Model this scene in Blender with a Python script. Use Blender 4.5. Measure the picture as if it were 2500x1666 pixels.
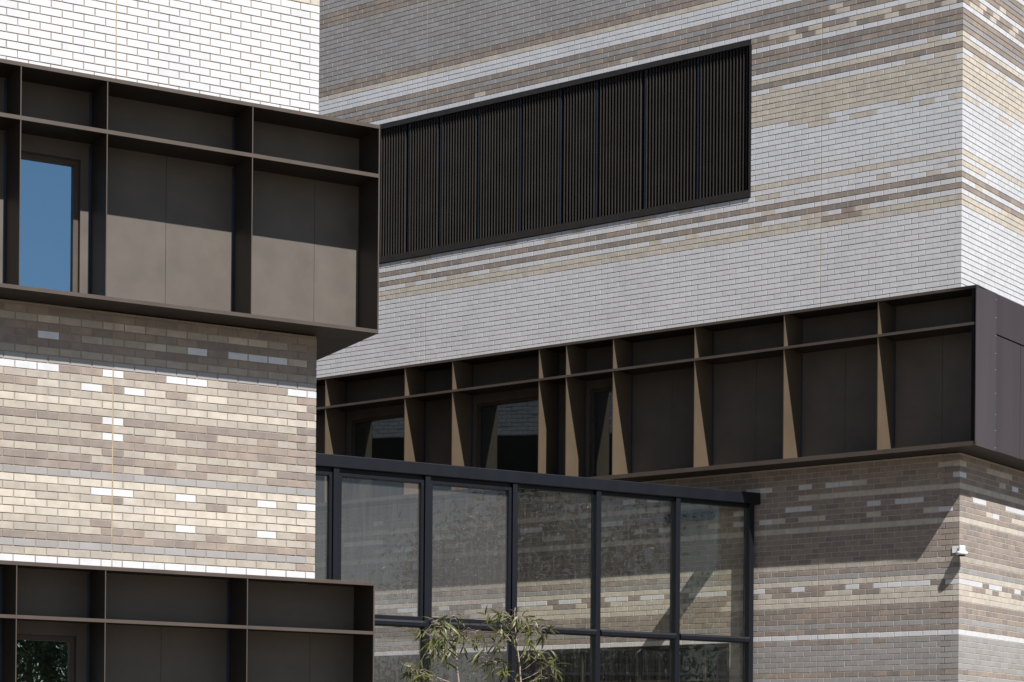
import bpy, math, random
import numpy as np
from mathutils import Matrix, Vector, Quaternion
random.seed(7); RNG = np.random.default_rng(7)
for o in list(bpy.data.objects): bpy.data.objects.remove(o)
SC = bpy.context.scene
COL = SC.collection

# ------------------------------------------------------------------ camera
CAM = np.array([13.77946, -29.16839, -2.29047])
YAW, PITCH, ROLL, FPX, PPY = 0.65325, 0.00345, 0.00808, 5057.96, 1890.44
fw = np.array([-math.sin(YAW)*math.cos(PITCH), math.cos(YAW)*math.cos(PITCH), math.sin(PITCH)])
r0 = np.array([math.cos(YAW), math.sin(YAW), 0.0]); u0 = np.cross(r0, fw)
RT = r0*math.cos(ROLL)+u0*math.sin(ROLL); UP = -r0*math.sin(ROLL)+u0*math.cos(ROLL)
cd = bpy.data.cameras.new('camera'); cam = bpy.data.objects.new('camera', cd); COL.objects.link(cam)
m = Matrix.Identity(4)
for i in range(3):
    m[i][0], m[i][1], m[i][2], m[i][3] = RT[i], UP[i], -fw[i], CAM[i]
cam.matrix_world = m
cd.sensor_width = 36; cd.lens = FPX/2500*36; cd.shift_y = (PPY-833)/2500; cd.clip_end = 2000; cd.clip_start = .1
SC.camera = cam
def at_pixel(x, y, dist):
    return CAM + dist*(fw + RT*(x-1250)/FPX + UP*(PPY-y)/FPX)

# ------------------------------------------------------------------ light
SUN = np.array([.71, -.271, 1.0]); SUN /= np.linalg.norm(SUN)
W = bpy.data.worlds.new('World'); SC.world = W; W.use_nodes = True
nt = W.node_tree; bg = nt.nodes['Background']
sky = nt.nodes.new('ShaderNodeTexSky'); sky.sky_type = 'NISHITA'; sky.sun_disc = False
sky.sun_elevation = math.asin(SUN[2]); sky.sun_rotation = math.atan2(SUN[0], SUN[1])
sky.air_density = 1.0; sky.dust_density = .15; sky.ozone_density = 1.5
nt.links.new(sky.outputs[0], bg.inputs[0]); bg.inputs[1].default_value = .05
sl = bpy.data.lights.new('sun', 'SUN'); sl.energy = 5.0; sl.angle = math.radians(.53); sl.color = (1, .965, .925)
so = bpy.data.objects.new('sun', sl); COL.objects.link(so); so.location = (20, -20, 40)
so.rotation_mode = 'QUATERNION'; so.rotation_quaternion = Vector(SUN).to_track_quat('Z', 'Y')
vs = SC.view_settings; vs.view_transform = 'Standard'; vs.look = 'None'; vs.exposure = .52; vs.gamma = 1; vs.use_curve_mapping = False

# ------------------------------------------------------------------ materials
def nodes(name):
    mt = bpy.data.materials.new(name); mt.use_nodes = True
    return mt, mt.node_tree, mt.node_tree.nodes['Principled BSDF']
def N(nt, t, **kw):
    n = nt.nodes.new(t)
    for k, v in kw.items():
        if k.startswith('i_'): n.inputs[int(k[2:])].default_value = v
        else: setattr(n, k, v)
    return n
def brick_mat(name, col, rough, glaze=0, speck=0, var=.1, hue=(0, 0, 0)):
    mt, t, b = nodes(name); L = t.links.new
    geo = N(t, 'ShaderNodeNewGeometry'); oi = N(t, 'ShaderNodeObjectInfo')
    add = N(t, 'ShaderNodeMath', operation='ADD'); L(geo.outputs['Random Per Island'], add.inputs[0]); L(oi.outputs['Random'], add.inputs[1])
    fr = N(t, 'ShaderNodeMath', operation='FRACT'); L(add.outputs[0], fr.inputs[0])
    ramp = N(t, 'ShaderNodeMix', data_type='RGBA')
    lo = tuple(c*(1-var)+h for c, h in zip(col, hue)); hi = tuple(min(.93, c*(1+var))-h for c, h in zip(col, hue))
    ramp.inputs[6].default_value = (*lo, 1); ramp.inputs[7].default_value = (*hi, 1); L(fr.outputs[0], ramp.inputs[0])
    n1 = N(t, 'ShaderNodeTexNoise'); n1.inputs['Scale'].default_value = 9; n1.inputs['Detail'].default_value = 5; L(geo.outputs['Position'], n1.inputs['Vector'])
    n2 = N(t, 'ShaderNodeTexNoise'); n2.inputs['Scale'].default_value = 240; n2.inputs['Detail'].default_value = 2; L(geo.outputs['Position'], n2.inputs['Vector'])
    mr = N(t, 'ShaderNodeMapRange'); mr.inputs[1].default_value = .3; mr.inputs[2].default_value = .7
    mr.inputs[3].default_value = .93 if glaze else .88; mr.inputs[4].default_value = 1.04 if glaze else 1.1; L(n1.outputs[0], mr.inputs[0])
    mul = N(t, 'ShaderNodeMix', data_type='RGBA', blend_type='MULTIPLY'); mul.inputs[0].default_value = 1
    L(ramp.outputs[2], mul.inputs[6]); L(mr.outputs[0], mul.inputs[7])
    out = mul
    if speck:
        vo = N(t, 'ShaderNodeTexVoronoi'); vo.inputs['Scale'].default_value = 70; L(geo.outputs['Position'], vo.inputs['Vector'])
        lt = N(t, 'ShaderNodeMapRange'); lt.inputs[1].default_value = .10; lt.inputs[2].default_value = .2; lt.inputs[3].default_value = speck; lt.inputs[4].default_value = 0
        L(vo.outputs['Distance'], lt.inputs[0])
        gate = N(t, 'ShaderNodeMath', operation='GREATER_THAN'); gate.inputs[1].default_value = .72; L(vo.outputs['Color'], gate.inputs[0])
        g2 = N(t, 'ShaderNodeMath', operation='MULTIPLY'); L(lt.outputs[0], g2.inputs[0]); L(gate.outputs[0], g2.inputs[1])
        sp = N(t, 'ShaderNodeMix', data_type='RGBA'); L(g2.outputs[0], sp.inputs[0]); L(out.outputs[2], sp.inputs[6]); sp.inputs[7].default_value = (.07, .06, .05, 1)
        out = sp
        mr2 = N(t, 'ShaderNodeMapRange'); mr2.inputs[3].default_value = .86; mr2.inputs[4].default_value = 1.12; L(n2.outputs[0], mr2.inputs[0])
        m2 = N(t, 'ShaderNodeMix', data_type='RGBA', blend_type='MULTIPLY'); m2.inputs[0].default_value = 1; L(out.outputs[2], m2.inputs[6]); L(mr2.outputs[0], m2.inputs[7]); out = m2
    # a run of grime that belongs to the wall, larger than a brick
    n3 = N(t, 'ShaderNodeTexNoise'); n3.inputs['Scale'].default_value = .7; n3.inputs['Detail'].default_value = 6; L(geo.outputs['Position'], n3.inputs['Vector'])
    mr3 = N(t, 'ShaderNodeMapRange'); mr3.inputs[1].default_value = .35; mr3.inputs[2].default_value = .7; mr3.inputs[3].default_value = 1.03; mr3.inputs[4].default_value = .95; L(n3.outputs[0], mr3.inputs[0])
    m3 = N(t, 'ShaderNodeMix', data_type='RGBA', blend_type='MULTIPLY'); m3.inputs[0].default_value = 1; L(out.outputs[2], m3.inputs[6]); L(mr3.outputs[0], m3.inputs[7])
    L(m3.outputs[2], b.inputs['Base Color'])
    b.inputs['Roughness'].default_value = rough
    b.inputs['Specular IOR Level'].default_value = .95 if glaze else .25
    bp = N(t, 'ShaderNodeBump'); bp.inputs['Strength'].default_value = .25 if glaze else .5; bp.inputs['Distance'].default_value = .0012 if not glaze else .0006
    L((n1 if glaze else n2).outputs[0], bp.inputs['Height']); L(bp.outputs[0], b.inputs['Normal'])
    return mt
BM = {
 'w': brick_mat('white glazed brick', (.66, .66, .675), .2, glaze=1, var=.035),
 'c': brick_mat('cream brick', (.53, .482, .415), .75, speck=.25, var=.06, hue=(.0, .004, .012)),
 'l': brick_mat('putty brick', (.415, .375, .322), .8, speck=.7, var=.08, hue=(.0, .0, .006)),
 't': brick_mat('taupe brick', (.29, .243, .212), .8, speck=.4, var=.13, hue=(-.008, .0, .008)),
 'g': brick_mat('grey glazed brick', (.325, .31, .30), .38, glaze=1, var=.09, hue=(.006, .0, -.006)),
}
def plain(name, col, rough=.6, metallic=0, noise=.12, scale=3, spec=.4, streak=False, bump=0):
    mt, t, b = nodes(name); L = t.links.new
    geo = N(t, 'ShaderNodeNewGeometry')
    n1 = N(t, 'ShaderNodeTexNoise'); n1.inputs['Scale'].default_value = scale; n1.inputs['Detail'].default_value = 6; n1.inputs['Roughness'].default_value = .6
    if streak:
        mp = N(t, 'ShaderNodeMapping'); mp.inputs['Scale'].default_value = (1, 1, .12); L(geo.outputs['Position'], mp.inputs[0]); L(mp.outputs[0], n1.inputs['Vector'])
    else: L(geo.outputs['Position'], n1.inputs['Vector'])
    mr = N(t, 'ShaderNodeMapRange'); mr.inputs[1].default_value = .3; mr.inputs[2].default_value = .7; mr.inputs[3].default_value = 1-noise; mr.inputs[4].default_value = 1+noise
    L(n1.outputs[0], mr.inputs[0])
    mul = N(t, 'ShaderNodeMix', data_type='RGBA', blend_type='MULTIPLY'); mul.inputs[0].default_value = 1; mul.inputs[6].default_value = (*col, 1); L(mr.outputs[0], mul.inputs[7])
    L(mul.outputs[2], b.inputs['Base Color'])
    r2 = N(t, 'ShaderNodeMapRange'); r2.inputs[3].default_value = max(0, rough-.08); r2.inputs[4].default_value = min(1, rough+.08); L(n1.outputs[0], r2.inputs[0]); L(r2.outputs[0], b.inputs['Roughness'])
    b.inputs['Metallic'].default_value = metallic; b.inputs['Specular IOR Level'].default_value = spec
    if bump:
        bp = N(t, 'ShaderNodeBump'); bp.inputs['Strength'].default_value = bump; bp.inputs['Distance'].default_value = .004; L(n1.outputs[0], bp.inputs['Height']); L(bp.outputs[0], b.inputs['Normal'])
    return mt
MORTAR = plain('tan mortar', (.31, .27, .225), .95, noise=.2, scale=40, spec=.1)
MORTAR2 = plain('pale mortar', (.44, .40, .35), .95, noise=.2, scale=40, spec=.1)
SEAL = plain('tan joint sealant', (.36, .29, .19), .8, noise=.2, scale=6)
BRONZE = plain('dark bronze sheet', (.085, .066, .054), .5, .15, noise=.12, scale=2.2)
SOFF_SHADE = plain('shade darkened bronze soffit', (.024, .019, .0155), .55, .1)  # shade beneath the ledges, put into a darker copy of the bronze
FIN_SHADE = plain('shade darkened bronze fin', (.034, .028, .023), .55, .1)  # fin bronze darkened to paint in the shade on near wing fins
SLATM = plain('louvre slat metal', (.048, .042, .037), .45, .1)
FINM = plain('bronze fin sheet', (.125, .093, .062), .5, .15, noise=.08, scale=1.6)
PANEL = plain('bronze cladding panel', (.118, .101, .086), .55, .1, noise=.12, scale=2.6)
BLUEA = plain('blue grey fixing angle', (.05, .065, .10), .4, .4)
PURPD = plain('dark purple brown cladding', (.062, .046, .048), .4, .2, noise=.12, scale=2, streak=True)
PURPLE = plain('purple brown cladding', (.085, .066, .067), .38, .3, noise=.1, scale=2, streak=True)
BLACKM = plain('black louvre metal', (.032, .028, .025), .45, .1, noise=.15, scale=8)
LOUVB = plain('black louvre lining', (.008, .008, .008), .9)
POSTM = plain('blue grey louvre post', (.03, .037, .058), .35, .3)
NAVY = plain('charcoal blue frame paint', (.0065, .0075, .012), .45, 0, noise=.15, scale=5, spec=.28, streak=True)
DARK = plain('dark interior', (.02, .021, .022), .9)
ROOMW = plain('pale room lining', (.10, .105, .11), .9)
WHITEP = plain('white camera plastic', (.78, .78, .8), .35, noise=.03)
BLACKP = plain('black lamp casing', (.012, .012, .013), .4)
SCREW = plain('bright screw head', (.75, .75, .72), .25, .9)
CORE = plain('building core', (.3, .28, .26), .9)
GROUND = plain('warm grey paving', (.17, .145, .118), .9, noise=.15, scale=1.5)
BARK = plain('pale sapling bark', (.36, .29, .25), .8, noise=.25, scale=30)
TRUNKM = plain('tree bark', (.14, .11, .085), .9, noise=.3, scale=8, bump=.6)
def leaf_mat(name, a, b_):
    mt, t, b = nodes(name); L = t.links.new
    oi = N(t, 'ShaderNodeObjectInfo'); geo = N(t, 'ShaderNodeNewGeometry')
    add = N(t, 'ShaderNodeMath', operation='ADD'); L(geo.outputs['Random Per Island'], add.inputs[0]); L(oi.outputs['Random'], add.inputs[1])
    fr = N(t, 'ShaderNodeMath', operation='FRACT'); L(add.outputs[0], fr.inputs[0])
    mx = N(t, 'ShaderNodeMix', data_type='RGBA'); mx.inputs[6].default_value = (*a, 1); mx.inputs[7].default_value = (*b_, 1); L(fr.outputs[0], mx.inputs[0])
    L(mx.outputs[2], b.inputs['Base Color']); b.inputs['Roughness'].default_value = .42
    tr = N(t, 'ShaderNodeBsdfTranslucent'); L(mx.outputs[2], tr.inputs[0])
    ms = N(t, 'ShaderNodeMixShader'); ms.inputs[0].default_value = .3; L(b.outputs[0], ms.inputs[1]); L(tr.outputs[0], ms.inputs[2])
    L(ms.outputs[0], t.nodes['Material Output'].inputs[0])
    return mt
LEAF = leaf_mat('gum sapling leaf', (.075, .09, .025), (.17, .175, .06))
TLEAF = leaf_mat('tree leaf', (.035, .06, .02), (.09, .12, .05))
def glass_mat(name, tint, haze=0, hazecol=(.5, .49, .48), streaks=0, refl=(1, 1, 1), ior=1.5):
    """sheet of glass: clear pass-through tinted by the pane, Fresnel reflection, dust film"""
    mt = bpy.data.materials.new(name); mt.use_nodes = True; t = mt.node_tree; L = t.links.new
    for n in list(t.nodes):
        if n.type != 'OUTPUT_MATERIAL': t.nodes.remove(n)
    out = t.nodes['Material Output']
    tr = N(t, 'ShaderNodeBsdfTransparent'); tr.inputs[0].default_value = (*tint, 1)
    gl = N(t, 'ShaderNodeBsdfGlossy'); gl.inputs[1].default_value = .0; gl.inputs[0].default_value = (*refl, 1)
    fr = N(t, 'ShaderNodeFresnel'); gb = N(t, 'ShaderNodeNewGeometry')
    pk = N(t, 'ShaderNodeMix', data_type='FLOAT'); pk.inputs[2].default_value = ior; pk.inputs[3].default_value = 1/ior   # same reflectance on both faces of the sheet
    L(gb.outputs['Backfacing'], pk.inputs[0]); L(pk.outputs[0], fr.inputs[0])
    mx = N(t, 'ShaderNodeMixShader'); L(fr.outputs[0], mx.inputs[0]); L(tr.outputs[0], mx.inputs[1]); L(gl.outputs[0], mx.inputs[2])
    geo = N(t, 'ShaderNodeNewGeometry')
    nz = N(t, 'ShaderNodeTexNoise'); nz.inputs['Scale'].default_value = 1.1; nz.inputs['Detail'].default_value = 2; L(geo.outputs['Position'], nz.inputs['Vector'])
    bp = N(t, 'ShaderNodeBump'); bp.inputs['Strength'].default_value = .12; bp.inputs['Distance'].default_value = .01; L(nz.outputs[0], bp.inputs['Height']); L(bp.outputs[0], gl.inputs['Normal'])
    last = mx
    if haze or streaks:
        df = N(t, 'ShaderNodeBsdfDiffuse'); df.inputs[0].default_value = (*hazecol, 1)
        mp = N(t, 'ShaderNodeMapping'); mp.inputs['Scale'].default_value = (38, 38, 1.3); L(geo.outputs['Position'], mp.inputs[0])
        n2 = N(t, 'ShaderNodeTexNoise'); n2.inputs['Scale'].default_value = 1; n2.inputs['Detail'].default_value = 6; n2.inputs['Roughness'].default_value = .7; L(mp.outputs[0], n2.inputs['Vector'])
        mr = N(t, 'ShaderNodeMapRange'); mr.inputs[1].default_value = .45; mr.inputs[2].default_value = .8; mr.inputs[3].default_value = haze; mr.inputs[4].default_value = haze+streaks; L(n2.outputs[0], mr.inputs[0])
        m2 = N(t, 'ShaderNodeMixShader'); L(mr.outputs[0], m2.inputs[0]); L(mx.outputs[0], m2.inputs[1]); L(df.outputs[0], m2.inputs[2]); last = m2
    L(last.outputs[0], out.inputs[0])
    return mt
GL_CLEAR = glass_mat('olive tinted pane', (.985, .985, .95), .002, streaks=.03, ior=1.4)
GL_HAZE = glass_mat('dusty grey pane', (.90, .90, .90), .047, streaks=.05)
GL_WIN = glass_mat('window glass', (.42, .46, .47), refl=(.85, .95, 1), ior=2.5)
GL_SKY = glass_mat('mirror coated window glass', (.3, .33, .34), refl=(.62, .86, 1.0), ior=7.0)
GL_MID = glass_mat('coated window glass', (.3, .33, .34), refl=(.8, .92, 1.0), ior=6.0)

# ------------------------------------------------------------------ mesh helpers
class Frame:
    """wall frame: u along the wall, n outwards, z up (u x n = z)"""
    def __init__(s, o, n):
        s.o = np.array([o[0], o[1], 0.0]); s.n = np.array([n[0], n[1], 0.0])/math.hypot(*n[:2]); s.u = np.array([s.n[1], -s.n[0], 0.0])
    def P(s, u, n, z): return s.o+s.u*u+s.n*n+np.array([0, 0, z])
    def rot(s): return math.atan2(s.u[1], s.u[0])
BOXF = [(0, 3, 2, 1), (4, 5, 6, 7), (0, 1, 5, 4), (1, 2, 6, 5), (2, 3, 7, 6), (3, 0, 4, 7)]
class MB:
    def __init__(s): s.v = []; s.f = []
    def box(s, F, u0, u1, n0, n1, z0, z1):
        if u0 > u1: u0, u1 = u1, u0
        b = len(s.v)
        for z in (z0, z1):
            for (u, n) in ((u0, n0), (u1, n0), (u1, n1), (u0, n1)): s.v.append(F.P(u, n, z))
        s.f += [tuple(b+i for i in f) for f in BOXF]; return s
    def quad(s, *pts):
        b = len(s.v); s.v += [np.array(p) for p in pts]; s.f.append(tuple(range(b, b+len(pts)))); return s
    def prism(s, F, prof, u0, u1):
        """profile [(n,z)] extruded along u"""
        if u0 > u1: u0, u1 = u1, u0
        k = len(prof); b = len(s.v)
        for u in (u0, u1):
            for (n, z) in prof: s.v.append(F.P(u, n, z))
        a = sum(prof[i][0]*prof[(i+1) % k][1]-prof[(i+1) % k][0]*prof[i][1] for i in range(k))
        c1 = tuple(b+i for i in range(k)); c2 = tuple(b+k+i for i in range(k))
        sides = [(b+i, b+(i+1) % k, b+k+(i+1) % k, b+k+i) for i in range(k)]
        if a > 0: s.f += [c1[::-1], c2]+sides
        else: s.f += [c1, c2[::-1]]+[q[::-1] for q in sides]
        return s
    def tube(s, pts, rad, k=6, cap=True):
        pts = [np.array(p, float) for p in pts]; b = len(s.v); n = len(pts)
        for i, p in enumerate(pts):
            t = pts[min(i+1, n-1)]-pts[max(i-1, 0)]; t /= np.linalg.norm(t)+1e-9
            a = np.cross(t, [0, 0, 1.0]) if abs(t[2]) < .9 else np.cross(t, [1.0, 0, 0]); a /= np.linalg.norm(a); c = np.cross(t, a)
            for j in range(k):
                th = 2*math.pi*j/k; s.v.append(p+rad[i]*(a*math.cos(th)+c*math.sin(th)))
        for i in range(n-1):
            for j in range(k): s.f.append((b+i*k+j, b+i*k+(j+1) % k, b+(i+1)*k+(j+1) % k, b+(i+1)*k+j))
        if cap: s.f.append(tuple(b+j for j in range(k))[::-1]); s.f.append(tuple(b+(n-1)*k+j for j in range(k)))
        return s
    def build(s, name, mat, parent=None, base=None, smooth=False, mat2=None, test=None):
        base = np.zeros(3) if base is None else np.array(base)
        me = bpy.data.meshes.new(name); me.from_pydata([tuple(np.array(p)-base) for p in s.v], [], s.f)
        me.materials.append(mat); me.update()
        if mat2:
            me.materials.append(mat2)
            for p in me.polygons:
                if test(p): p.material_index = 1
        if smooth:
            me.polygons.foreach_set('use_smooth', [True]*len(me.polygons))
        ob = bpy.data.objects.new(name, me); COL.objects.link(ob)
        if parent is None: ob.location = base
        else:
            ob.parent = parent; ob.location = (0, 0, 0)
        return ob
def bevel(ob, w, seg=2):
    md = ob.modifiers.new('bevel', 'BEVEL'); md.width = w; md.segments = seg; md.limit_method = 'ANGLE'; return ob
def empty(name, loc, label, cat, group=None):
    e = bpy.data.objects.new(name, None); COL.objects.link(e); e.location = loc; e['label'] = label; e['category'] = cat
    if group: e['group'] = group
    return e

# ------------------------------------------------------------------ ground
ZG = -3.9
g = MB(); g.quad((-400, -400, ZG), (400, -400, ZG), (400, 400, ZG), (-400, 400, ZG)).build('ground', GROUND)['kind'] = 'structure'

# ------------------------------------------------------------------ frames of the walls
R1A, LA = .03016, -.41461
NR1 = (math.sin(R1A), -math.cos(R1A)); NR2 = (1.0, 0.0); NL = (math.cos(LA), math.sin(LA))
LO = (-2.40256, -11.76027)
FR1 = Frame((0, 0), NR1); FR2 = Frame((0, 0), NR2); FL = Frame(LO, NL)
FLE = Frame(LO, (-FL.u[0], -FL.u[1]))          # end wall of the near wing, round the corner
PS = -5.65
FS = Frame((LO[0]+NL[0]*PS, LO[1]+NL[1]*PS), NL)   # glazed screen, parallel to the near wing
CH, DZ = .086, .0217
def rowz(K): return K*CH+(DZ if K >= 50 else 0)

# ------------------------------------------------------------------ brick patterns (course number -> colour)
def courses(**kw): return {k: c for c, ks in kw.items() for k in ks}
UPPER = courses(c=(76, 77, 85, 97, 98, 99, 100, 101, 102, 105, 122), t=(79, 81, 104, 107, 109, 110, 112, 113, 115, 116, 118, 123, 124, 138, 139, 140, 146, 147, 148, 149), g=(108, 117, *range(125, 138), *range(141, 146)))
LOW_R = courses(t=(1, 3, 4, 5, 8, 9, 12, *range(14, 20), *range(21, 32), -7), g=(2, 11), c=(6, 7, 10, 20), w=(0,), l=(13,))
LOW_L = courses(t=(31, 29, 28, 27, 24, 22, 18, 15, 13, 12, 3), l=(30, 26, 23, 21, 19, 17, 16, 14, 9, 8, 5, 4, 1), g=(25, 11, 2), c=(20, 10, 7, 6), w=(0,))
EX_R1 = {
  6: {'t': [18, 19, 20]}, 7: {'t': [17, 18, 19, 39, 40, 41]},
  8: {'c': [0, 2, 3, 4, 5, 8, 9, 14, 22, 23, 24, 25, 26, 29, 32, 33, 34, 38, 39, 44]},
  9: {'w': [0, 2, 3, 4, 5, 7, 11, 14, 17, 18, 19, 22, 23, 25, 26, 29, 30, 32, 33, 34, 35, 37, 41, 44, 45]},
  14: {'l': [10]}, -1: {'t': [5, 7, 8, 9, 10, 11, 13, 14, 15, 17, 18]},
  22: {'w': [1, 14, 16, 22, 31, 45, 46], 'c': [2, 6, 10, 11, 13, 18, 24, 27, 28, 32, 36, 40, 41, 48]},
  24: {'w': [3, 4, 6, 11, 12, 16, 26, 27, 28, 33, 34, 36, 41, 42, 48, 49, 50, 51]},
  26: {'c': [*range(0, 12), *range(19, 55)]},
  28: {'w': [0, 8, 9, 11, 14, 15, 23, 25, 28, 48], 'c': [7, 30]}, 30: {'c': [0, 1, 30, 31, 32]},
  77: {'t': [7, 8, 9]}, 78: {'c': [7, 10, 11, 15, 20, 23, 37, 40, 41, 45], 't': [8]}, 80: {'c': [14, 44]}, 82: {'c': [2, 24, 32]},
  83: {'c': [0, 5, 13, 14, 20, 23, 24, 29, 35, 43, 44]}, 95: {'c': [0, 2, 6, 7, 9, 10]}, 96: {'c': [4, 10, 11, 12]},
  102: {'w': [0]}, 103: {'c': [0, 1, 3, 13]}, 106: {'c': [0, 2]}, 112: {'c': [1, 5, 8, 9, 10, 12]}, 113: {'c': [2, 3, 5, 6, 7, 10, 12, 13]},
  115: {'c': [8, 25, 38]}, 116: {'c': [9]},
}
EX_R2 = {
  8: {'c': [0, 1, 4, 6, 7]}, 9: {'w': [0, 1, 2, 3, 5, 6, 9]}, 22: {'c': [4, 8, 9], 'w': [5]}, 24: {'w': [2, 3, 7, 8, 9]}, 26: {'c': list(range(0, 20))},
  28: {'c': [6], 'w': [0, 8]}, 30: {'c': [0, 4, 5, 6, 7]}, 78: {'c': [6, 7, 8, 9]}, 80: {'c': [2]}, 83: {'c': [0, 1, 2, 3]}, 95: {'c': [0, 1, 2, 6, 7]},
  103: {'c': [2, 3, 6]}, 106: {'c': [0]}, 112: {'c': [1, 2, 4, 7]}, 113: {'c': [0, 3, 5, 8]}, 115: {'c': [2, 6]},
}
EX_L = {
  1: {'t': [0]}, 2: {'l': [0]}, 4: {'t': [5, 9, 10]}, 5: {'t': [0, 10], 'w': [2, 6]}, 8: {'t': [5, 10], 'c': [0, 3, 4, 9, 14, 15]},
  9: {'w': [0, 2, 6, 9, 10]}, 12: {'l': [3, 4, 5, 9]}, 13: {'l': [2, 6, 10]}, 14: {'t': [10]}, 16: {'w': [10], 't': [0, 1, 2, 3, 4, 5, 9]},
  17: {'t': [0, 2, 5, 6, 10]}, 18: {'w': [10], 'l': [0]}, 19: {'t': [0]}, 21: {'t': [0]},
  22: {'c': [1, 5, 6, 8, 13], 'w': [9, 11], 'l': [2, 3, 4, 12]}, 23: {'t': [0]}, 24: {'w': [0, 1, 6, 7, 10, 13, 14, 15], 'l': [5]},
  28: {'c': [1, 8], 'w': [2, 3, 4, 6, 13], 'l': [7, 9, 10, 11]}, 30: {'c': [3, 4, 9, 10, 13], 't': [0, 1]},
}
def colour(base_low, ex, K, j):
    for c, s in ex.get(K, {}).items():
        if j in s: return c
    return UPPER.get(K, 'w') if K >= 50 else base_low.get(K, 'g')

class Brick: __slots__ = ('F', 'u0', 'u1', 'z0', 'z1', 'c')
def course(F, K, umax, flip, colf, joints=(), squeeze=None, holes=(), sign=1):
    """all bricks of one course. sign=-1 when the wall runs towards negative u"""
    z0 = rowz(K); z0 += .0007; z1 = z0+.0745; even = (K % 2 == 0) != flip
    out = []
    for j in range(int(umax/.24)+1):
        a, b = ((0 if j == 0 else .24*j-.12), .24*j+.11) if even else (.24*j, .24*j+.23)
        segs = [(a, b)]
        for jt in joints:
            ns = []
            for (p, q) in segs:
                if p < jt-.03 and q > jt+.03: ns += [(p, jt-.006), (jt+.006, q)]
                else: ns.append((p, q))
            segs = ns
        for (p, q) in segs:
            if squeeze: p, q = squeeze(p), squeeze(q)
            cl = [(p, q)]
            for (h0, h1, k0, k1) in holes:
                if k0 <= K < k1:
                    ns = []
                    for (p2, q2) in cl:
                        if q2 <= h0 or p2 >= h1: ns.append((p2, q2))
                        else:
                            if p2 < h0-.02: ns.append((p2, h0))
                            if q2 > h1+.02: ns.append((h1, q2))
                    cl = ns
            for (p2, q2) in cl:
                p2 += .0007; q2 -= .0007
                if q2-p2 < .02: continue
                x = Brick(); x.F = F; x.u0, x.u1 = (p2, q2) if sign > 0 else (-q2, -p2); x.z0, x.z1 = z0, z1; x.c = colf(K, j); out.append(x)
    return out
BQ = [(0, 1, 2, 3)]+[(i, 4+i, 4+(i+1) % 4, (i+1) % 4) for i in range(4)]+[(4+i, 8+i, 8+(i+1) % 4, 4+(i+1) % 4) for i in range(4)]
BQ = [tuple(q) for q in BQ]
CF, DEEP = .0022, .02
def brick_verts(w, h):
    """local x along wall, y outwards, z up; origin at the middle of the face"""
    x, z = w/2, h/2
    def ring(e, y): return [(x-e, y, -z+e), (-x+e, y, -z+e), (-x+e, y, z-e), (x-e, y, z-e)]
    return ring(CF, 0)+ring(0, -CF)+ring(0, -DEEP)
MESHES = {}
def brick_mesh(w, h, c):
    key = (round(w, 3), round(h, 3), c)
    if key not in MESHES:
        me = bpy.data.meshes.new('brick'); me.from_pydata(brick_verts(key[0], key[1]), [], BQ); me.materials.append(BM[c]); me.update(); MESHES[key] = me
    return MESHES[key]
KEYS = ['w', 'c', 'l', 't', 'g']
def score(b):
    P = b.F.P((b.u0+b.u1)/2, 0, (b.z0+b.z1)/2); d = P-CAM; zc = d@fw
    px = 1250+FPX*(d@RT)/zc; py = PPY-FPX*(d@UP)/zc
    if not (-10 < px < 2510 and -10 < py < 1676): return 0
    return (b.u1-b.u0)*(-(d/np.linalg.norm(d))@b.F.n)/zc**2
def lay(bricks_by_wall, base, nmax, perp=()):
    """bricks_by_wall: [(wall object, bricks)]; the nmax largest in view become objects, the rest one mesh per wall"""
    allb = [(score(b), wi, bi) for wi, (_, bl) in enumerate(bricks_by_wall) for bi, b in enumerate(bl)]
    allb.sort(key=lambda t: -t[0]); pick = {(wi, bi) for s, wi, bi in allb[:nmax] if s > 0}
    for wi, (wall, bl) in enumerate(bricks_by_wall):
        V = []; Fc = []; MI = []; n = 0; PQ = []
        for bi, b in enumerate(bl):
            jit = RNG.normal(0, 1, 4)
            if wi in perp and not (b.F is FR2 and b.u1 > -.05):      # upright joints are struck almost flush, the bed joints are raked
                PQ.append([b.F.P(b.u1-.001, -.0032, b.z0), b.F.P(b.u1+.0125, -.0032, b.z0), b.F.P(b.u1+.0125, -.0032, b.z1), b.F.P(b.u1-.001, -.0032, b.z1)])
            w = b.u1-b.u0; h = b.z1-b.z0
            P = b.F.P((b.u0+b.u1)/2+jit[0]*.0007, max(-.0012, min(.0012, jit[1]*.0006)), (b.z0+b.z1)/2+jit[2]*.0006)-base
            if (wi, bi) in pick:
                ob = bpy.data.objects.new('brick', brick_mesh(w, h, b.c)); COL.objects.link(ob); ob.parent = wall
                ob.location = P; ob.rotation_euler = (jit[3]*.002, 0, b.F.rot()+jit[1]*.0015)
                continue
            vv = np.array(brick_verts(w+jit[3]*.0008, h)); ca, sa = b.F.u, b.F.n
            vv[:, 1] += vv[:, 0]*jit[3]*.0015
            V.append(P+vv[:, :1]*ca+vv[:, 1:2]*sa+vv[:, 2:]*np.array([0, 0, 1.0]))
            Fc += [tuple(n+i for i in q) for q in BQ]; MI += [KEYS.index(b.c)]*9; n += 12
        if V:
            me = bpy.data.meshes.new('brickwork'); me.from_pydata(np.concatenate(V).tolist(), [], Fc)
            for k in KEYS: me.materials.append(BM[k])
            me.polygons.foreach_set('material_index', MI); me.update()
            ob = bpy.data.objects.new('brickwork', me); COL.objects.link(ob); ob.parent = wall; ob['kind'] = 'stuff'
        if PQ:
            mb = MB()
            for q in PQ: mb.quad(*q)
            mb.build('joint_mortar', MORTAR2, wall, base)['kind'] = 'stuff'

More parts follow.
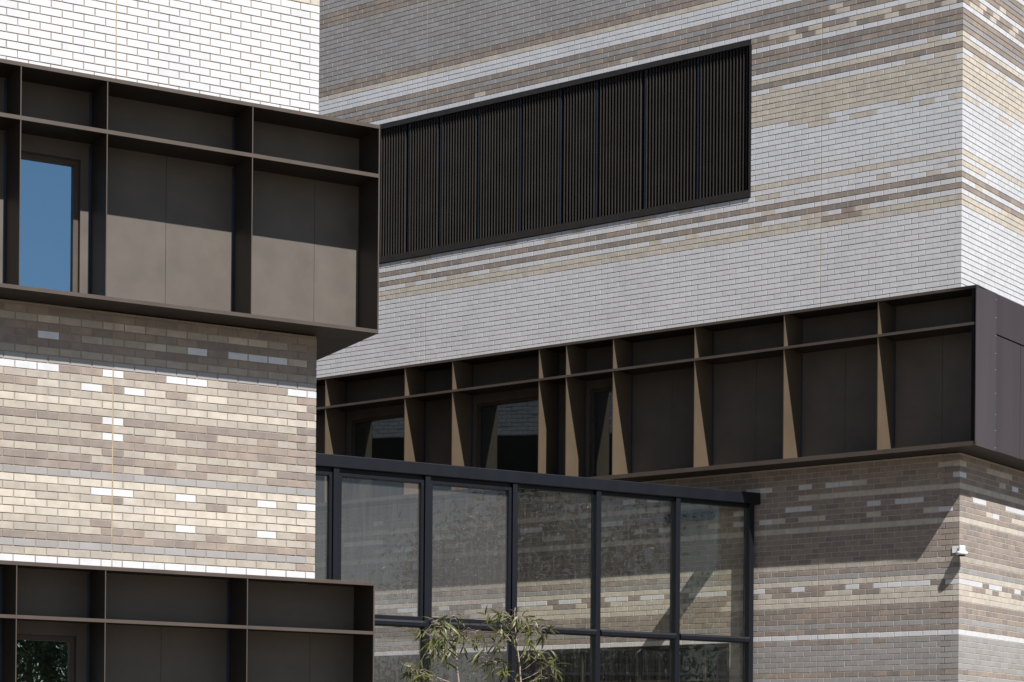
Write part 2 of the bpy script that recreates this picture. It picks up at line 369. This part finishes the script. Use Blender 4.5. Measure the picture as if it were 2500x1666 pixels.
# ------------------------------------------------------------------ window boxes
def ledge(F, u0, u1, n0, n1, z_top, lip, name, mat, par, base, slab_top=True, t=.012):
    """folded sheet: slab with a front lip"""
    mb = MB()
    z = (z_top-t, z_top) if slab_top else (z_top-lip, z_top-lip+t)
    mb.prism(F, [(n0, z[0]), (n1-t, z[0]), (n1-t, z_top-lip), (n1, z_top-lip), (n1, z_top), (n1-t, z_top), (n1-t, z[1]), (n0, z[1])] if not slab_top else
             [(n0, z[0]), (n1-t, z[0]), (n1-t, z_top-lip), (n1, z_top-lip), (n1, z_top), (n0, z_top)], u0, u1)
    return bevel(mb.build(name, mat, par, base, mat2=SOFF_SHADE, test=lambda p: p.normal.z < -.9), .0015, 1)  # downward faces get the bronze with shade painted in
def window(F, par, base, u0, u1, z0, z1, n, mull=(), depth=1.2, lining=DARK, glass=None):
    """frame set in an opening, pane and the dim room behind it"""
    f = .055; mb = MB()
    mb.box(F, u0, u1, n-.05, n+.012, z1-f, z1).box(F, u0, u1, n-.05, n+.012, z0, z0+f)
    mb.box(F, u0, u0+f, n-.05, n+.012, z0+f, z1-f).box(F, u1-f, u1, n-.05, n+.012, z0+f, z1-f)
    for mu in mull: mb.box(F, mu-.02, mu+.02, n-.045, n+.008, z0+f, z1-f)
    fr = mb.build('window', BRONZE, par, base)
    cuts = [u0+f, *mull, u1-f]
    for a, b in zip(cuts[:-1], cuts[1:]):
        MB().box(F, a, b, n-.03, n-.022, z0+f*.8, z1-f*.8).build('pane', glass or GL_WIN, fr, base)
    rm = MB(); a, b, c, d, e = u0, u1, n-.06, n-depth, 0
    P = F.P
    rm.quad(P(a, d, z0), P(b, d, z0), P(b, d, z1), P(a, d, z1)).quad(P(a, c, z0), P(a, d, z0), P(a, d, z1), P(a, c, z1)).quad(P(b, d, z0), P(b, c, z0), P(b, c, z1), P(b, d, z1))
    rm.quad(P(a, c, z1), P(a, d, z1), P(b, d, z1), P(b, c, z1)).quad(P(a, d, z0), P(a, c, z0), P(b, c, z0), P(b, d, z0))
    rm.build('room_lining', lining, fr, base)
    # roller blind rail and a pale blind edge behind the glass
    MB().box(F, u0+.02, u1-.02, n-.16, n-.10, z1-.13, z1-.07).build('blind_rail', ROOMW, fr, base)
    return fr
def window_box(F, par, base, U0, U1, b, d, zt, zs, zb, lips, fins, bays, joints, wrap=None, fin_t=.009, glass=None, finm=None):
    """projecting metal box: top ledge, shelf, bottom ledge, fins and back panels.
    bays: dict bay index -> (opening u0,u1,z0,z1); fins sorted from U0 upwards"""
    lt, ls, lb = lips
    top = ledge(F, U0, U1, b-.01, d, zt, lt, 'window_box', BRONZE, par, base)
    if wrap:
        a0, a1, nb = wrap
        MB().box(F, a0, a1, nb, b-.012, zt-.012, zt).build('return_ledge', BRONZE, top, base)
        MB().box(F, a0, a1, nb, b-.012, zb-lb, zb-lb+.012).build('return_ledge', SOFF_SHADE, top, base)
    ledge(F, U0+.016, U1, b-.008, d-.001, zs, ls, 'shelf', BRONZE, top, base)
    ledge(F, U0+.002, U1, b-.009, d-.0005, zb, lb, 'sill_ledge', BRONZE, top, base, slab_top=False)
    for i, fu in enumerate(fins):
        for z0, z1 in ((zb-lb+.013, zs-.0125), (zs+.001, zt-.013)):
            mb = MB().box(F, fu-fin_t/2, fu+fin_t/2, b, d-.0135, z0, z1)
            mb.box(F, fu-fin_t/2-.0006, fu+fin_t/2+.0006, d-.0134, d-.003, max(z0, zb+.001) if z0 < zs else z0, z1-(ls-.013 if z1 < zs else lt-.013)-.001)
            mb.build('fin', finm or FINM, top, base, mat2=BRONZE, test=lambda p: p.index >= 6)  # nose keeps plain bronze, lighter than sides with painted shade
            MB().box(F, fu+(fin_t/2+.001)*(1), fu+fin_t/2+.03, b+.0075, b+.011, z0+.02, z1-.02).box(F, fu-fin_t/2-.03, fu-fin_t/2-.001, b+.0075, b+.011, z0+.02, z1-.02).build('fixing_angle', BLUEA, top, base)
    edges = [U0+.016]+[f for f in fins]+[U1]
    for i in range(len(edges)-1):
        a, c = edges[i]+(.009 if i else 0), edges[i+1]-.009
        MB().box(F, a, c, b-.02, b+.004, zs+.002, zt-.014).build('panel', PANEL, top, base)
        z0, z1 = zb-lb+.014, zs-.014
        if i in bays:
            o0, o1, q0, q1 = bays[i]
            if o0-a > .01: MB().box(F, a, o0, b-.16, b+.004, z0, z1).build('panel', PANEL, top, base)
            if c-o1 > .01: MB().box(F, o1, c, b-.16, b+.004, z0, z1).build('panel', PANEL, top, base)
            MB().box(F, o0+.001, o1-.001, b-.16, b+.0035, q1, z1).build('panel', PANEL, top, base)
            if q0-z0 > .02: MB().box(F, o0+.001, o1-.001, b-.16, b+.0035, z0, q0).build('panel', PANEL, top, base)
            window(F, par, base, o0+.001, o1-.001, max(q0, z0), q1-.001, b-.075, glass=glass)
        else:
            cuts = [a]+sorted(x for x in joints if a+.1 < x < c-.1)+[c]
            for k in range(len(cuts)-1):
                MB().box(F, cuts[k]+(.002 if k else 0), cuts[k+1]-(.002 if k < len(cuts)-2 else 0), b-.02, b+.004+(.0008 if k % 2 else 0), z0, z1).build('panel', PANEL, top, base)
            MB().box(F, a, c, b-.03, b-.0205, z0, z1).build('backing_sheet', BLACKM, top, base)
    return top

# ------------------------------------------------------------------ near wing
BL = np.array([LO[0], LO[1], ZG])
near = empty('brick_building', BL, 'near wing with bright white brick over two bronze window boxes and putty brick between them', 'building')
UL = 6.24
def backing(parts, name, par, base, n0=-.3, n1=-.0065, mat=MORTAR, corner=None):
    mb = MB()
    for (F, u0, u1, z0, z1) in parts: mb.box(F, u0, u1, n0, n1, z0, z1)
    if corner: mb.box(corner[0], .0042, .12, -.02, -.0042, corner[1], corner[2])    # mortar filling the quoin
    return mb.build(name, mat, par, base)
zA = 32*CH
HU = rowz(60)
JL = (2.395, 4.795)
WL1 = backing([(FL, .3, UL, HU, 10.4), (FLE, -15.6, -.0075, HU, 10.4)], 'brick_wall', near, BL, corner=(FL, HU, 10.4))
WL0 = backing([(FL, .3, UL, -.004, zA+.02), (FLE, -15.6, -.0075, -.004, zA+.02)], 'brick_wall', near, BL, n1=-.0058, corner=(FL, 0, zA))
cl = lambda K, j: colour(LOW_L, EX_L, K, j)
cle = lambda K, j: colour(LOW_L, {}, K, j+40)
up, lo = [], []
for K in range(60, 120):
    up += course(FL, K, UL-.25, False, cl, JL)
    if K < 92: up += course(FLE, K, 15.3, True, cle, sign=-1)
for K in range(0, 32):
    lo += course(FL, K, UL-.25, False, cl, JL); lo += course(FLE, K, 15.3, True, cle, sign=-1)
lay([(WL1, up), (WL0, lo)], BL, 300)
for jt in JL:
    MB().box(FL, jt-.0065, jt+.0065, -.0062, -.003, HU, 10.4).build('control_joint', SEAL, WL1, BL)
    MB().box(FL, jt-.0065, jt+.0065, -.0062, -.003, 0, zA).build('control_joint', SEAL, WL0, BL)
bL, dL = -.08, .464
window_box(FL, near, BL, -.56, UL, bL, dL, 5.155, 4.597, 2.828, (.043, .044, .043), [.984, 2.632, 3.56, 4.9],
           {2: (2.755, 3.50, 2.80, 4.40)}, (.009, 1.787), wrap=(-.56, -.005, -15.6), glass=GL_SKY, finm=FIN_SHADE)
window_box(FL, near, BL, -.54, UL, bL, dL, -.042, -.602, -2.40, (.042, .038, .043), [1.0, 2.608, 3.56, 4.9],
           {2: (2.755, 3.50, -2.36, -.76)}, (.02, 1.80), wrap=(-.54, -.005, -15.6), glass=GL_MID, finm=FIN_SHADE)
# end panels of both boxes (they return round the corner)
for z0, z1, uu in ((2.786, 5.142, -.56), (-2.443, -.055, -.54)):
    MB().box(FL, uu, uu+.014, -15.6, dL-.013, z0+.013, z1-.001).box(FL, uu, uu+.016, dL-.0128, dL-.001, z0+.044, z1-.031).build('end_panel', FIN_SHADE, near, BL, mat2=BRONZE, test=lambda p: p.index >= 6)  # sheet carries painted shade, front edge stays plain bronze
core = MB().box(FL, .31, UL, -15.5, -.31, ZG, 10.4); core.build('wall_core', CORE, near, BL)
MB().box(FL, .02, UL-.02, -15.55, -.3, ZG, -2.45).build('plinth_wall', CORE, near, BL)

# ------------------------------------------------------------------ far wing
BR = np.array([0, 0, ZG])
far = empty('brick_building', BR, 'far wing of banded white, cream and grey brick with long black louvre', 'building')
UR, VR = 17.2, 6.0
ULV = 3.667; K0, K1 = 84, 114
ZT = rowz(150)
holes_u = [(ULV, 30, K0, K1)]; holes_l = [(4.0, 14.6, -46, 0)]
sq = lambda u: u if u < 2.4 else 2.4+(u-2.4)*.9925
JR = (2.395, 10.44)
zlv0, zlv1 = rowz(K0)-.002, rowz(K1)-.004
WR1 = backing([(FR1, .3, UR, HU, zlv0), (FR1, .3, ULV, zlv0, zlv1), (FR1, .3, UR, zlv1, ZT), (FR2, -VR, -.0075, HU, ZT)], 'brick_wall', far, BR, n1=-.0085, corner=(FR1, HU, ZT))
WR0 = backing([(FR1, .3, UR, -.006, zA+.02), (FR1, .3, 4.0, ZG, -.006), (FR1, 14.6, UR, ZG, -.006), (FR2, -VR, -.0075, ZG, zA+.02)], 'brick_wall', far, BR, n1=-.0034, mat=MORTAR2, corner=(FR1, ZG, zA))
cr = lambda K, j: colour(LOW_R, EX_R1, K, j)
cr2 = lambda K, j: colour(LOW_R, EX_R2, K, j)
up, lo = [], []
for K in range(60, 150):
    up += course(FR1, K, UR-.25, False, cr, JR, sq, holes_u); up += course(FR2, K, VR-.25, True, cr2, sign=-1)
for K in range(-44, 32):
    lo += course(FR1, K, UR-.25, False, cr, JR, sq, holes_l); lo += course(FR2, K, VR-.25, True, cr2, sign=-1)
lay([(WR1, up), (WR0, lo)], BR, 300, perp=(0,))
for jt in JR:
    x = sq(jt)
    if jt < ULV: MB().box(FR1, x-.0065, x+.0065, -.0062, -.003, HU, ZT).build('control_joint', SEAL, WR1, BR)
    else:
        MB().box(FR1, x-.0065, x+.0065, -.0062, -.003, HU, zlv0-.1).build('control_joint', SEAL, WR1, BR)
        MB().box(FR1, x-.0065, x+.0065, -.0062, -.003, zlv1+.002, ZT).build('control_joint', SEAL, WR1, BR)
    MB().box(FR1, x-.0065, x+.0065, -.0062, -.003, ZG if jt < ULV else 0, zA).build('control_joint', SEAL, WR0, BR)
MB().box(FR1, .31, UR, -6, -.6, ZG, ZT).build('wall_core', CORE, far, BR)
# louvre
mb = MB(); u1 = 16.9
mb.box(FR1, ULV+.004, u1, -.09, .022, zlv0+.006, zlv0+.05).box(FR1, ULV+.006, u1, -.09, .010, zlv0+.0505, zlv0+.125)
mb.box(FR1, ULV+.003, u1, -.09, -.004, zlv1-.085, zlv1-.002).box(FR1, ULV+.002, ULV+.045, -.09, -.002, zlv0+.1255, zlv1-.0855)
lv = mb.build('louvre_screen', BLACKM, far, BR)
P = FR1.P
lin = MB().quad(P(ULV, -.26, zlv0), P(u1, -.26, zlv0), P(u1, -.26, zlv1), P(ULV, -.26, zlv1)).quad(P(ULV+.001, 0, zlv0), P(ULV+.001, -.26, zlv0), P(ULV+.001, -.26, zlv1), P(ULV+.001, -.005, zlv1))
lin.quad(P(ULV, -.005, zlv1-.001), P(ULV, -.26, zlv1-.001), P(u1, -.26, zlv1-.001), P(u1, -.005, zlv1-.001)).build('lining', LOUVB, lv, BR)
posts = [4.703, 5.735, 6.713, 7.465, 8.32, 9.233, 10.093, 10.827, 11.75, 12.7, 13.6, 14.5, 15.5, 16.4]
sm = None; u = ULV+.11
while u < u1-.1:
    if min(abs(u-p) for p in posts) > .03:
        if sm is None:
            sm = bpy.data.meshes.new('slat'); t = MB(); FF = Frame((0, 0), NR1); t.box(FF, -.0055, .0055, -.06, 0, 0, zlv1-zlv0-.215)
            sm.from_pydata([tuple(p) for p in t.v], [], t.f); sm.materials.append(SLATM)
        ob = bpy.data.objects.new('slat', sm); COL.objects.link(ob); ob.parent = lv; ob.location = FR1.P(u, -.040, zlv0+.127)-BR
    u += .0621
for p in posts: MB().box(FR1, p-.011, p+.011, -.10, -.048, zlv0+.127, zlv1-.088).build('post', POSTM, lv, BR)
# window box, round the corner
bR, dR = -.12, .464
fr_f = [1.163, 2.79, 4.43, 6.011, 6.960, 7.526, 9.396, 10.472, 12.355, 13.9]
bx = window_box(FR1, far, BR, -dR, UR, bR, dR, 5.18, 4.63, 2.85, (.046, .042, .069), fr_f,
                {4: (6.10, 6.86, 2.88, 4.47), 6: (7.62, 9.32, 2.88, 4.47), 8: (10.56, 12.26, 2.88, 4.46)}, (3.6, 5.2, 2.0, .35), wrap=None)
# the flank along the side street: flat purple brown cladding with open joints
fl = MB().box(FR2, -VR, dR-.0, -.02, dR-.0135, 2.783, 2.795).box(FR2, -VR, dR, -.02, dR-.0135, 5.166, 5.178).build('flank_ledge', BRONZE, far, BR, mat2=SOFF_SHADE, test=lambda p: p.normal.z < -.9)
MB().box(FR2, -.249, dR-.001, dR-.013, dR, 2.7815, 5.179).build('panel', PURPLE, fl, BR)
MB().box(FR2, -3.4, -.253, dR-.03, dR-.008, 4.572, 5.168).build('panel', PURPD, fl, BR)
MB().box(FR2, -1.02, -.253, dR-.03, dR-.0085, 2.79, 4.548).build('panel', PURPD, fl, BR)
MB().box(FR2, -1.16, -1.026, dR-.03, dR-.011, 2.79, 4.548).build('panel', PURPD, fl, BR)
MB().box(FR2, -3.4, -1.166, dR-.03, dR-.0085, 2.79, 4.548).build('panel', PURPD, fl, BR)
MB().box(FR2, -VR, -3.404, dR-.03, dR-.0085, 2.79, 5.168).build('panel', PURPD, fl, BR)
MB().box(FR2, -VR, dR-.03, dR-.09, dR-.04, 2.80, 5.16).build('backing_sheet', LOUVB, fl, BR)
scr = bpy.data.meshes.new('screw'); import bmesh
bm = bmesh.new(); bmesh.ops.create_uvsphere(bm, u_segments=8, v_segments=5, radius=.0085); bm.to_mesh(scr); bm.free(); scr.materials.append(SCREW)
for v, z in ((-.416, 5.149), (.235, 5.085), (.233, 4.808), (.23, 4.53), (.23, 4.265), (.23, 4.015), (.23, 3.658), (.23, 3.333), (.23, 3.091), (.233, 2.83)):
    ob = bpy.data.objects.new('screw', scr); COL.objects.link(ob); ob.parent = fl; ob.location = FR2.P(-v, dR+.001, z)-BR
# low glazing behind the screen
lw = MB(); zq0 = -2.6
lw.box(FR1, 4.003, 14.597, -.12, .004, -.06, -.012).box(FR1, 4.003, 4.045, -.12, .002, zq0, -.0605).box(FR1, 14.555, 14.597, -.12, .002, zq0, -.0605).box(FR1, 4.003, 14.597, -.12, .004, ZG, zq0-.001)
cuts = [4.045, 4.48, 5.75, 6.913, 7.48, 8.6, 9.8, 11.0, 12.2, 13.4, 14.555]
for c in cuts[1:-1]: lw.box(FR1, c-.016, c+.016, -.11, -.008, zq0, -.0605)
lw.box(FR1, 4.046, 14.554, -.109, -.0085, -.605, -.575)
glz = lw.build('window', BLACKM, far, BR)
for a, b in zip(cuts[:-1], cuts[1:]):
    for z0, z1 in ((zq0, -.606), (-.574, -.061)):
        MB().box(FR1, a+.017, b-.017, -.06, -.05, z0, z1).build('pane', GL_WIN, glz, BR)
P = FR1.P
MB().quad(P(4.0, -.56, zq0), P(14.6, -.56, zq0), P(14.6, -.56, 0), P(4, -.56, 0)).build('room_lining', DARK, glz, BR)

# ------------------------------------------------------------------ glazed screen between the wings
BS = np.array([*FS.P(-.65, -.1, 0)[:2], ZG])
scn = empty('glazed_screen', BS, 'charcoal framed glass screen running from near wing to banded brick wall', 'glass screen')
S = lambda a, b: (-b, -a)      # distance along the screen -> frame u
ps = [(.60, .69), (1.24, 1.33), (2.72, 2.815), (4.20, 4.29), (5.68, 5.765), (7.157, 7.245), (8.628, 8.713), (10.045, 10.135)]
bevel(MB().box(FS, *S(.02, 10.245), -.2, .02, 2.225, 2.41).build('beam', NAVY, scn, BS), .012, 3)
MB().box(FS, *S(.62, 10.16), -.15, -.06, 2.17, 2.2245).build('head_channel', NAVY, scn, BS)
for a, b in ps: bevel(MB().box(FS, *S(a, b), -.17, 0, ZG, 2.2245).build('post', NAVY, scn, BS), .005, 2)
for i in range(len(ps)-1):
    a, b = ps[i][1]+.001, ps[i+1][0]-.001
    prof = [(-.13, -.025), (.02, -.025), (.032, -.01), (.034, .04), (.022, .068), (.008, .072), (-.13, .072)]
    MB().prism(FS, prof, *S(a, b)).build('rail', NAVY, scn, BS)
    MB().box(FS, *S(a, b), -.13, .0, -2.32, -2.22).build('rail', NAVY, scn, BS)
    MB().box(FS, *S(a, b), -.13, .0, ZG+.02, ZG+.14).build('rail', NAVY, scn, BS)
    hazy = i < 4
    if hazy:
        f = .05; sb = MB()
        sb.box(FS, *S(a+.002, b-.002), -.14, -.035, 2.11, 2.169).box(FS, *S(a+.002, b-.002), -.14, -.035, .0725, .135)
        sb.box(FS, *S(a+.002, a+f), -.14, -.035, .1355, 2.1095).box(FS, *S(b-f, b-.002), -.14, -.035, .1355, 2.1095)
        bevel(sb.build('sash', NAVY, scn, BS), .006, 2)
        MB().box(FS, *S(a+f-.01, b-f+.01), -.105, -.095, .13, 2.115).build('pane', GL_HAZE, scn, BS)
    else:
        MB().box(FS, *S(a+.0005, b-.0005), -.125, -.115, .073, 2.169).build('pane', GL_CLEAR, scn, BS)
    MB().box(FS, *S(a+.0005, b-.0005), -.125, -.115, -2.219, -.026).build('pane', GL_HAZE if hazy else GL_CLEAR, scn, BS)
    MB().box(FS, *S(a+.0005, b-.0005), -.125, -.115, ZG+.141, -2.321).build('pane', GL_CLEAR, scn, BS)

# ------------------------------------------------------------------ wall light behind the screen
c0, c1 = FR1.P(4.40, .10, 2.095), FR1.P(5.13, .10, 2.095)
BW = FR1.P(4.77, 0, 2.095)
wl = empty('wall_light', BW, 'black tubular wall light on the shaded brick behind the glass screen', 'wall light')
MB().tube([c0, c1], [.072, .072], 20).build('casing', BLACKP, wl, BW, True)
a, b = FR1.P(4.26, .10, 2.095), FR1.P(4.40, .10, 2.095)
MB().tube([a, FR1.P(4.30, .10, 2.095), FR1.P(4.399, .10, 2.095)], [.055, .08, .08], 6).build('end_cap', BLACKP, wl, BW)
MB().tube([FR1.P(5.131, .10, 2.095), FR1.P(5.17, .10, 2.095)], [.08, .06], 6).build('end_cap', BLACKP, wl, BW)
for uu in (4.55, 4.98): MB().box(FR1, uu-.03, uu+.03, -.004, .05, 2.06, 2.13).build('bracket', BLACKP, wl, BW)

# ------------------------------------------------------------------ security camera on the corner
BC = np.array([0, 0, 1.18])
sc = empty('security_camera', BC, 'white dome security camera bracketed to the brick corner', 'security camera')
bevel(MB().box(FR1, -.008, .115, .001, .012, 1.245, 1.345).box(FR2, -.115, -.0125, .001, .012, 1.245, 1.345).build('bracket', WHITEP, sc, BC), .003, 2)
ax = np.array([.062, -.062, 0]); dirn = np.array([.707, -.707, 0])
b1 = MB().tube([np.array([.01, -.01, 1.29]), np.array([.05, -.05, 1.285])], [.048, .045], 16); bevel(b1.build('arm', WHITEP, sc, BC, True), .004, 1)
def lathe(cx, cy, prof, k=28):
    mb = MB()
    for (r, z) in prof:
        for j in range(k): mb.v.append(np.array([cx+r*math.cos(2*math.pi*j/k), cy+r*math.sin(2*math.pi*j/k), z]))
    for i in range(len(prof)-1):
        for j in range(k): mb.f.append((i*k+j, (i+1)*k+j, (i+1)*k+(j+1) % k, i*k+(j+1) % k))
    return mb
lathe(.078, -.078, [(.001, 1.342), (.042, 1.34), (.05, 1.33), (.052, 1.262), (.056, 1.255), (.078, 1.25), (.086, 1.243), (.088, 1.215), (.084, 1.203), (.06, 1.2), (.001, 1.2)]).build('housing', WHITEP, sc, BC, True)
lathe(.078, -.078, [(.06, 1.1995), (.054, 1.19), (.04, 1.181), (.02, 1.176), (.001, 1.175)]).build('dome', BLACKP, sc, BC, True)

# ------------------------------------------------------------------ gum saplings
def leaf_mesh(l, w, droop, tw):
    n = 5; v = []; f = []
    for i in range(n+1):
        t = i/n; ww = w*math.sin(math.pi*min(1, t*.92+.06))**.8*(1-.35*t) if i < n else 0
        x = l*t; z = -droop*l*t*t; a = tw*t
        for s in (-1, 1): v.append((x, s*ww*math.cos(a), z+s*ww*math.sin(a)+(.25*ww)))
        v.append((x, 0, z))
    for i in range(n):
        b = i*3
        f += [(b, b+2, b+5, b+3), (b+2, b+1, b+4, b+5)]
    me = bpy.data.meshes.new('leaf'); me.from_pydata(v, [], f); me.materials.append(LEAF); me.polygons.foreach_set('use_smooth', [True]*len(me.polygons)); me.update(); return me
LEAVES = [leaf_mesh(l, w, d, t) for l, w, d, t in ((.17, .016, .25, .5), (.19, .0135, .4, -.6), (.14, .016, .15, .8), (.165, .014, .5, -.3), (.12, .015, .3, .4))]
ZS = 2.924
def zp(x, y, dist): return at_pixel(940+x/ZS, 1460+y/ZS, dist)
def sapling(dist, base_px, trunk, branches, label, seed, nleaf):
    rnd = random.Random(seed)
    tp = [zp(x, y, dist+dd) for x, y, dd in trunk]
    foot = np.array([tp[0][0]+.05, tp[0][1], ZG-.02])
    e = empty('gum_sapling', (*foot[:2], ZG), label, 'sapling', 'young gum saplings')
    B = np.array(e.location)
    n = len(tp); full = [foot, foot*.6+tp[0]*.4+np.array([.03, 0, 0])]+tp
    rad = [.024, .018]+[.0135-.010*i/(n-1) for i in range(n)]
    tr = MB().tube(full, rad, 8).build('trunk', BARK, e, B, True)
    tw = MB(); spots = []
    for br in branches:
        pts = [zp(x, y, dist+dd) for x, y, dd in br[0]]
        k = len(pts); tw.tube(pts, [br[1]*.62*(1-.75*i/(k-1)) for i in range(k)], 6)
        # leafy twigs sprout along the outer part of the branch
        for q in range(int(br[2]*1.25)):
            t = rnd.uniform(br[3], 1)*(k-1); i = min(int(t), k-2); P0 = pts[i]*(1-(t-i))+pts[i+1]*(t-i)
            ang = rnd.uniform(0, 2*math.pi); ln = rnd.uniform(.08, .26)
            dv = RT*math.cos(ang)*.8+np.array([0, 0, 1])*(rnd.uniform(-.45, .55))+fw*math.sin(ang)*.8
            P1 = P0+dv*ln*.55+np.array([0, 0, .02]); P2 = P0+dv*ln-np.array([0, 0, ln*.2])
            tw.tube([P0, P1, P2], [.0028, .002, .001], 4, False)
            for _ in range(br[4]+1):
                s = rnd.uniform(.35, 1); spots.append((P1*(1-s)+P2*s if s > .4 else P1, dv))
    cr = tw.build('crown', BARK, e, B, True)
    rnd.shuffle(spots)
    for P0, dv in spots[:nleaf]:
        ob = bpy.data.objects.new('leaf', rnd.choice(LEAVES)); COL.objects.link(ob); ob.parent = cr; ob.location = P0-B
        d = Vector(dv)*.7+Vector((rnd.uniform(-1, 1), rnd.uniform(-1, 1), rnd.uniform(-1.35, .35))); d.normalize()
        q = d.to_track_quat('X', 'Z') @ Quaternion((1, 0, 0), rnd.uniform(-1.2, 1.2))
        ob.rotation_mode = 'QUATERNION'; ob.rotation_quaternion = q; s = rnd.uniform(.9, 1.35); ob.scale = (s, s, s)
    return e
sapling(29.0, None, [(530, 640, 0), (525, 590, 0), (515, 500, 0), (512, 430, 0), (500, 330, .05), (470, 240, .1), (440, 190, .1), (420, 160, .1)], [
  ([(520, 540, 0), (480, 450, -.05), (430, 400, -.1), (360, 380, -.15), (310, 395, -.2)], .011, 9, .45, 3),
  ([(512, 430, 0), (440, 360, .1), (390, 320, .15), (330, 330, .2)], .009, 9, .4, 3),
  ([(505, 380, 0), (430, 290, -.1), (370, 260, -.2), (310, 270, -.2)], .008, 10, .35, 3),
  ([(495, 310, 0), (430, 230, 0), (380, 190, .05), (335, 165, .05)], .008, 10, .3, 3),
  ([(500, 330, 0), (520, 270, .1), (560, 240, .1), (620, 225, .1), (670, 235, .1)], .007, 7, .4, 2),
  ([(512, 430, 0), (530, 360, -.1), (560, 300, -.15), (590, 285, -.15)], .007, 7, .5, 2),
  ([(470, 240, 0), (460, 190, 0), (470, 150, 0), (485, 125, 0)], .006, 5, .4, 2),
  ([(530, 640, 0), (450, 598, -.1), (350, 560, -.2), (260, 535, -.3), (205, 505, -.3), (170, 480, -.3)], .012, 10, .55, 3),
  ([(420, 590, -.1), (330, 585, -.2), (250, 560, -.2), (180, 545, -.2)], .007, 8, .5, 2),
 ], 'bushy young gum sapling whose branch reaches low towards near wing', 5, 280)
sapling(28.6, None, [(975, 640, 0), (968, 590, 0), (962, 480, 0), (945, 360, 0), (935, 260, .05), (928, 170, .05), (925, 100, .05), (930, 70, .05)], [
  ([(950, 400, 0), (920, 330, -.1), (870, 270, -.15), (810, 250, -.2), (775, 265, -.2)], .009, 9, .35, 3),
  ([(940, 310, 0), (900, 240, .1), (850, 190, .1), (800, 150, .1), (770, 110, .1)], .008, 10, .35, 3),
  ([(935, 260, 0), (980, 220, .1), (1030, 190, .1), (1080, 195, .1), (1115, 240, .1)], .008, 11, .3, 3),
  ([(938, 290, 0), (990, 270, -.1), (1050, 240, -.1), (1090, 250, -.1)], .007, 9, .4, 3),
  ([(930, 200, 0), (900, 150, 0), (880, 110, 0)], .006, 6, .3, 3),
  ([(928, 170, 0), (970, 140, 0), (1000, 130, 0)], .006, 6, .3, 2),
  ([(945, 360, 0), (900, 330, .1), (840, 330, .2), (760, 345, .2)], .006, 6, .5, 2),
  ([(965, 520, 0), (1010, 500, -.1), (1070, 450, -.1), (1110, 400, -.1), (1120, 380, -.1)], .009, 6, .5, 2),
  ([(968, 590, 0), (1040, 560, .1), (1110, 520, .1), (1160, 480, .1), (1190, 500, .1)], .009, 9, .45, 2),
  ([(960, 610, 0), (900, 560, .1), (850, 520, .1), (800, 480, .1), (760, 430, .1), (720, 400, .1)], .009, 13, .3, 3),
  ([(968, 630, 0), (1090, 580, -.1), (1180, 570, -.1)], .007, 7, .4, 2),
  ([(560, 610, .4), (640, 530, .4), (690, 495, .4), (740, 440, .4)], .013, 4, .8, 3),
  ([(955, 440, 0), (990, 390, .1), (1020, 350, .1), (1050, 360, .1)], .006, 4, .5, 2),
 ], 'open young gum sapling in front of the glass screen with slender bare stem', 9, 298)

# ------------------------------------------------------------------ trees across the forecourt (seen as reflections in the glass)
def tree(x, y, h, r, seed, label):
    rnd = np.random.default_rng(seed)
    e = empty('gum_tree', (x, y, ZG), label, 'tree', 'tall gums across the forecourt'); B = np.array([x, y, ZG])
    tk = MB(); tk.tube([(x, y, ZG-.1), (x+.1, y, ZG+h*.3), (x-.1, y+.2, ZG+h*.55), (x, y, ZG+h*.85)], [.22, .17, .12, .04], 9)
    cents = []
    for i in range(14):
        a = rnd.uniform(0, 6.28); zz = rnd.uniform(.35, .95); rr = r*rnd.uniform(.3, .95)*(1.15-abs(zz-.6))
        c = B+np.array([rr*math.cos(a), rr*math.sin(a), h*zz]); cents.append(c)
        s0 = B+np.array([0, 0, h*max(.25, zz-.25)]); tk.tube([s0, (s0+c)/2+np.array([0, 0, .15]), c], [.07, .045, .015], 6)
    tk.build('trunk', TRUNKM, e, B, True)
    V = []; Fc = []; k = 0
    for c in cents:
        m_ = 620; p = c+rnd.normal(0, 1, (m_, 3))*np.array([r*.24, r*.24, r*.2])
        d = rnd.normal(0, 1, (m_, 3)); d[:, 2] -= .6; d /= np.linalg.norm(d, axis=1)[:, None]; s = np.cross(d, rnd.normal(0, 1, (m_, 3))); s /= np.linalg.norm(s, axis=1)[:, None]
        l = rnd.uniform(.16, .3, (m_, 1)); w = l*.2
        V.append(np.stack([p, p+d*l*.45+s*w, p+d*l, p+d*l*.45-s*w], 1).reshape(-1, 3))
        Fc += [(k+4*i, k+4*i+1, k+4*i+2, k+4*i+3) for i in range(m_)]; k += 4*m_
    me = bpy.data.meshes.new('crown'); me.from_pydata((np.concatenate(V)-B).tolist(), [], Fc); me.materials.append(TLEAF); me.update()
    ob = bpy.data.objects.new('crown', me); COL.objects.link(ob); ob.parent = e
for i, (x, y, h, r) in enumerate([(34, -1.5, 11.5, 3.4), (38, 5.5, 11, 3.4), (33, -19.5, 9.5, 3.2), (44, -28, 11, 3.6), (30, 14, 9.5, 3.0), (40, -40, 10, 3.4), (47, -20.5, 12, 4.0), (46, 3, 12.5, 4.2)]):
    tree(x, y, h, r, 20+i, 'tall leafy gum tree standing across the paved forecourt')
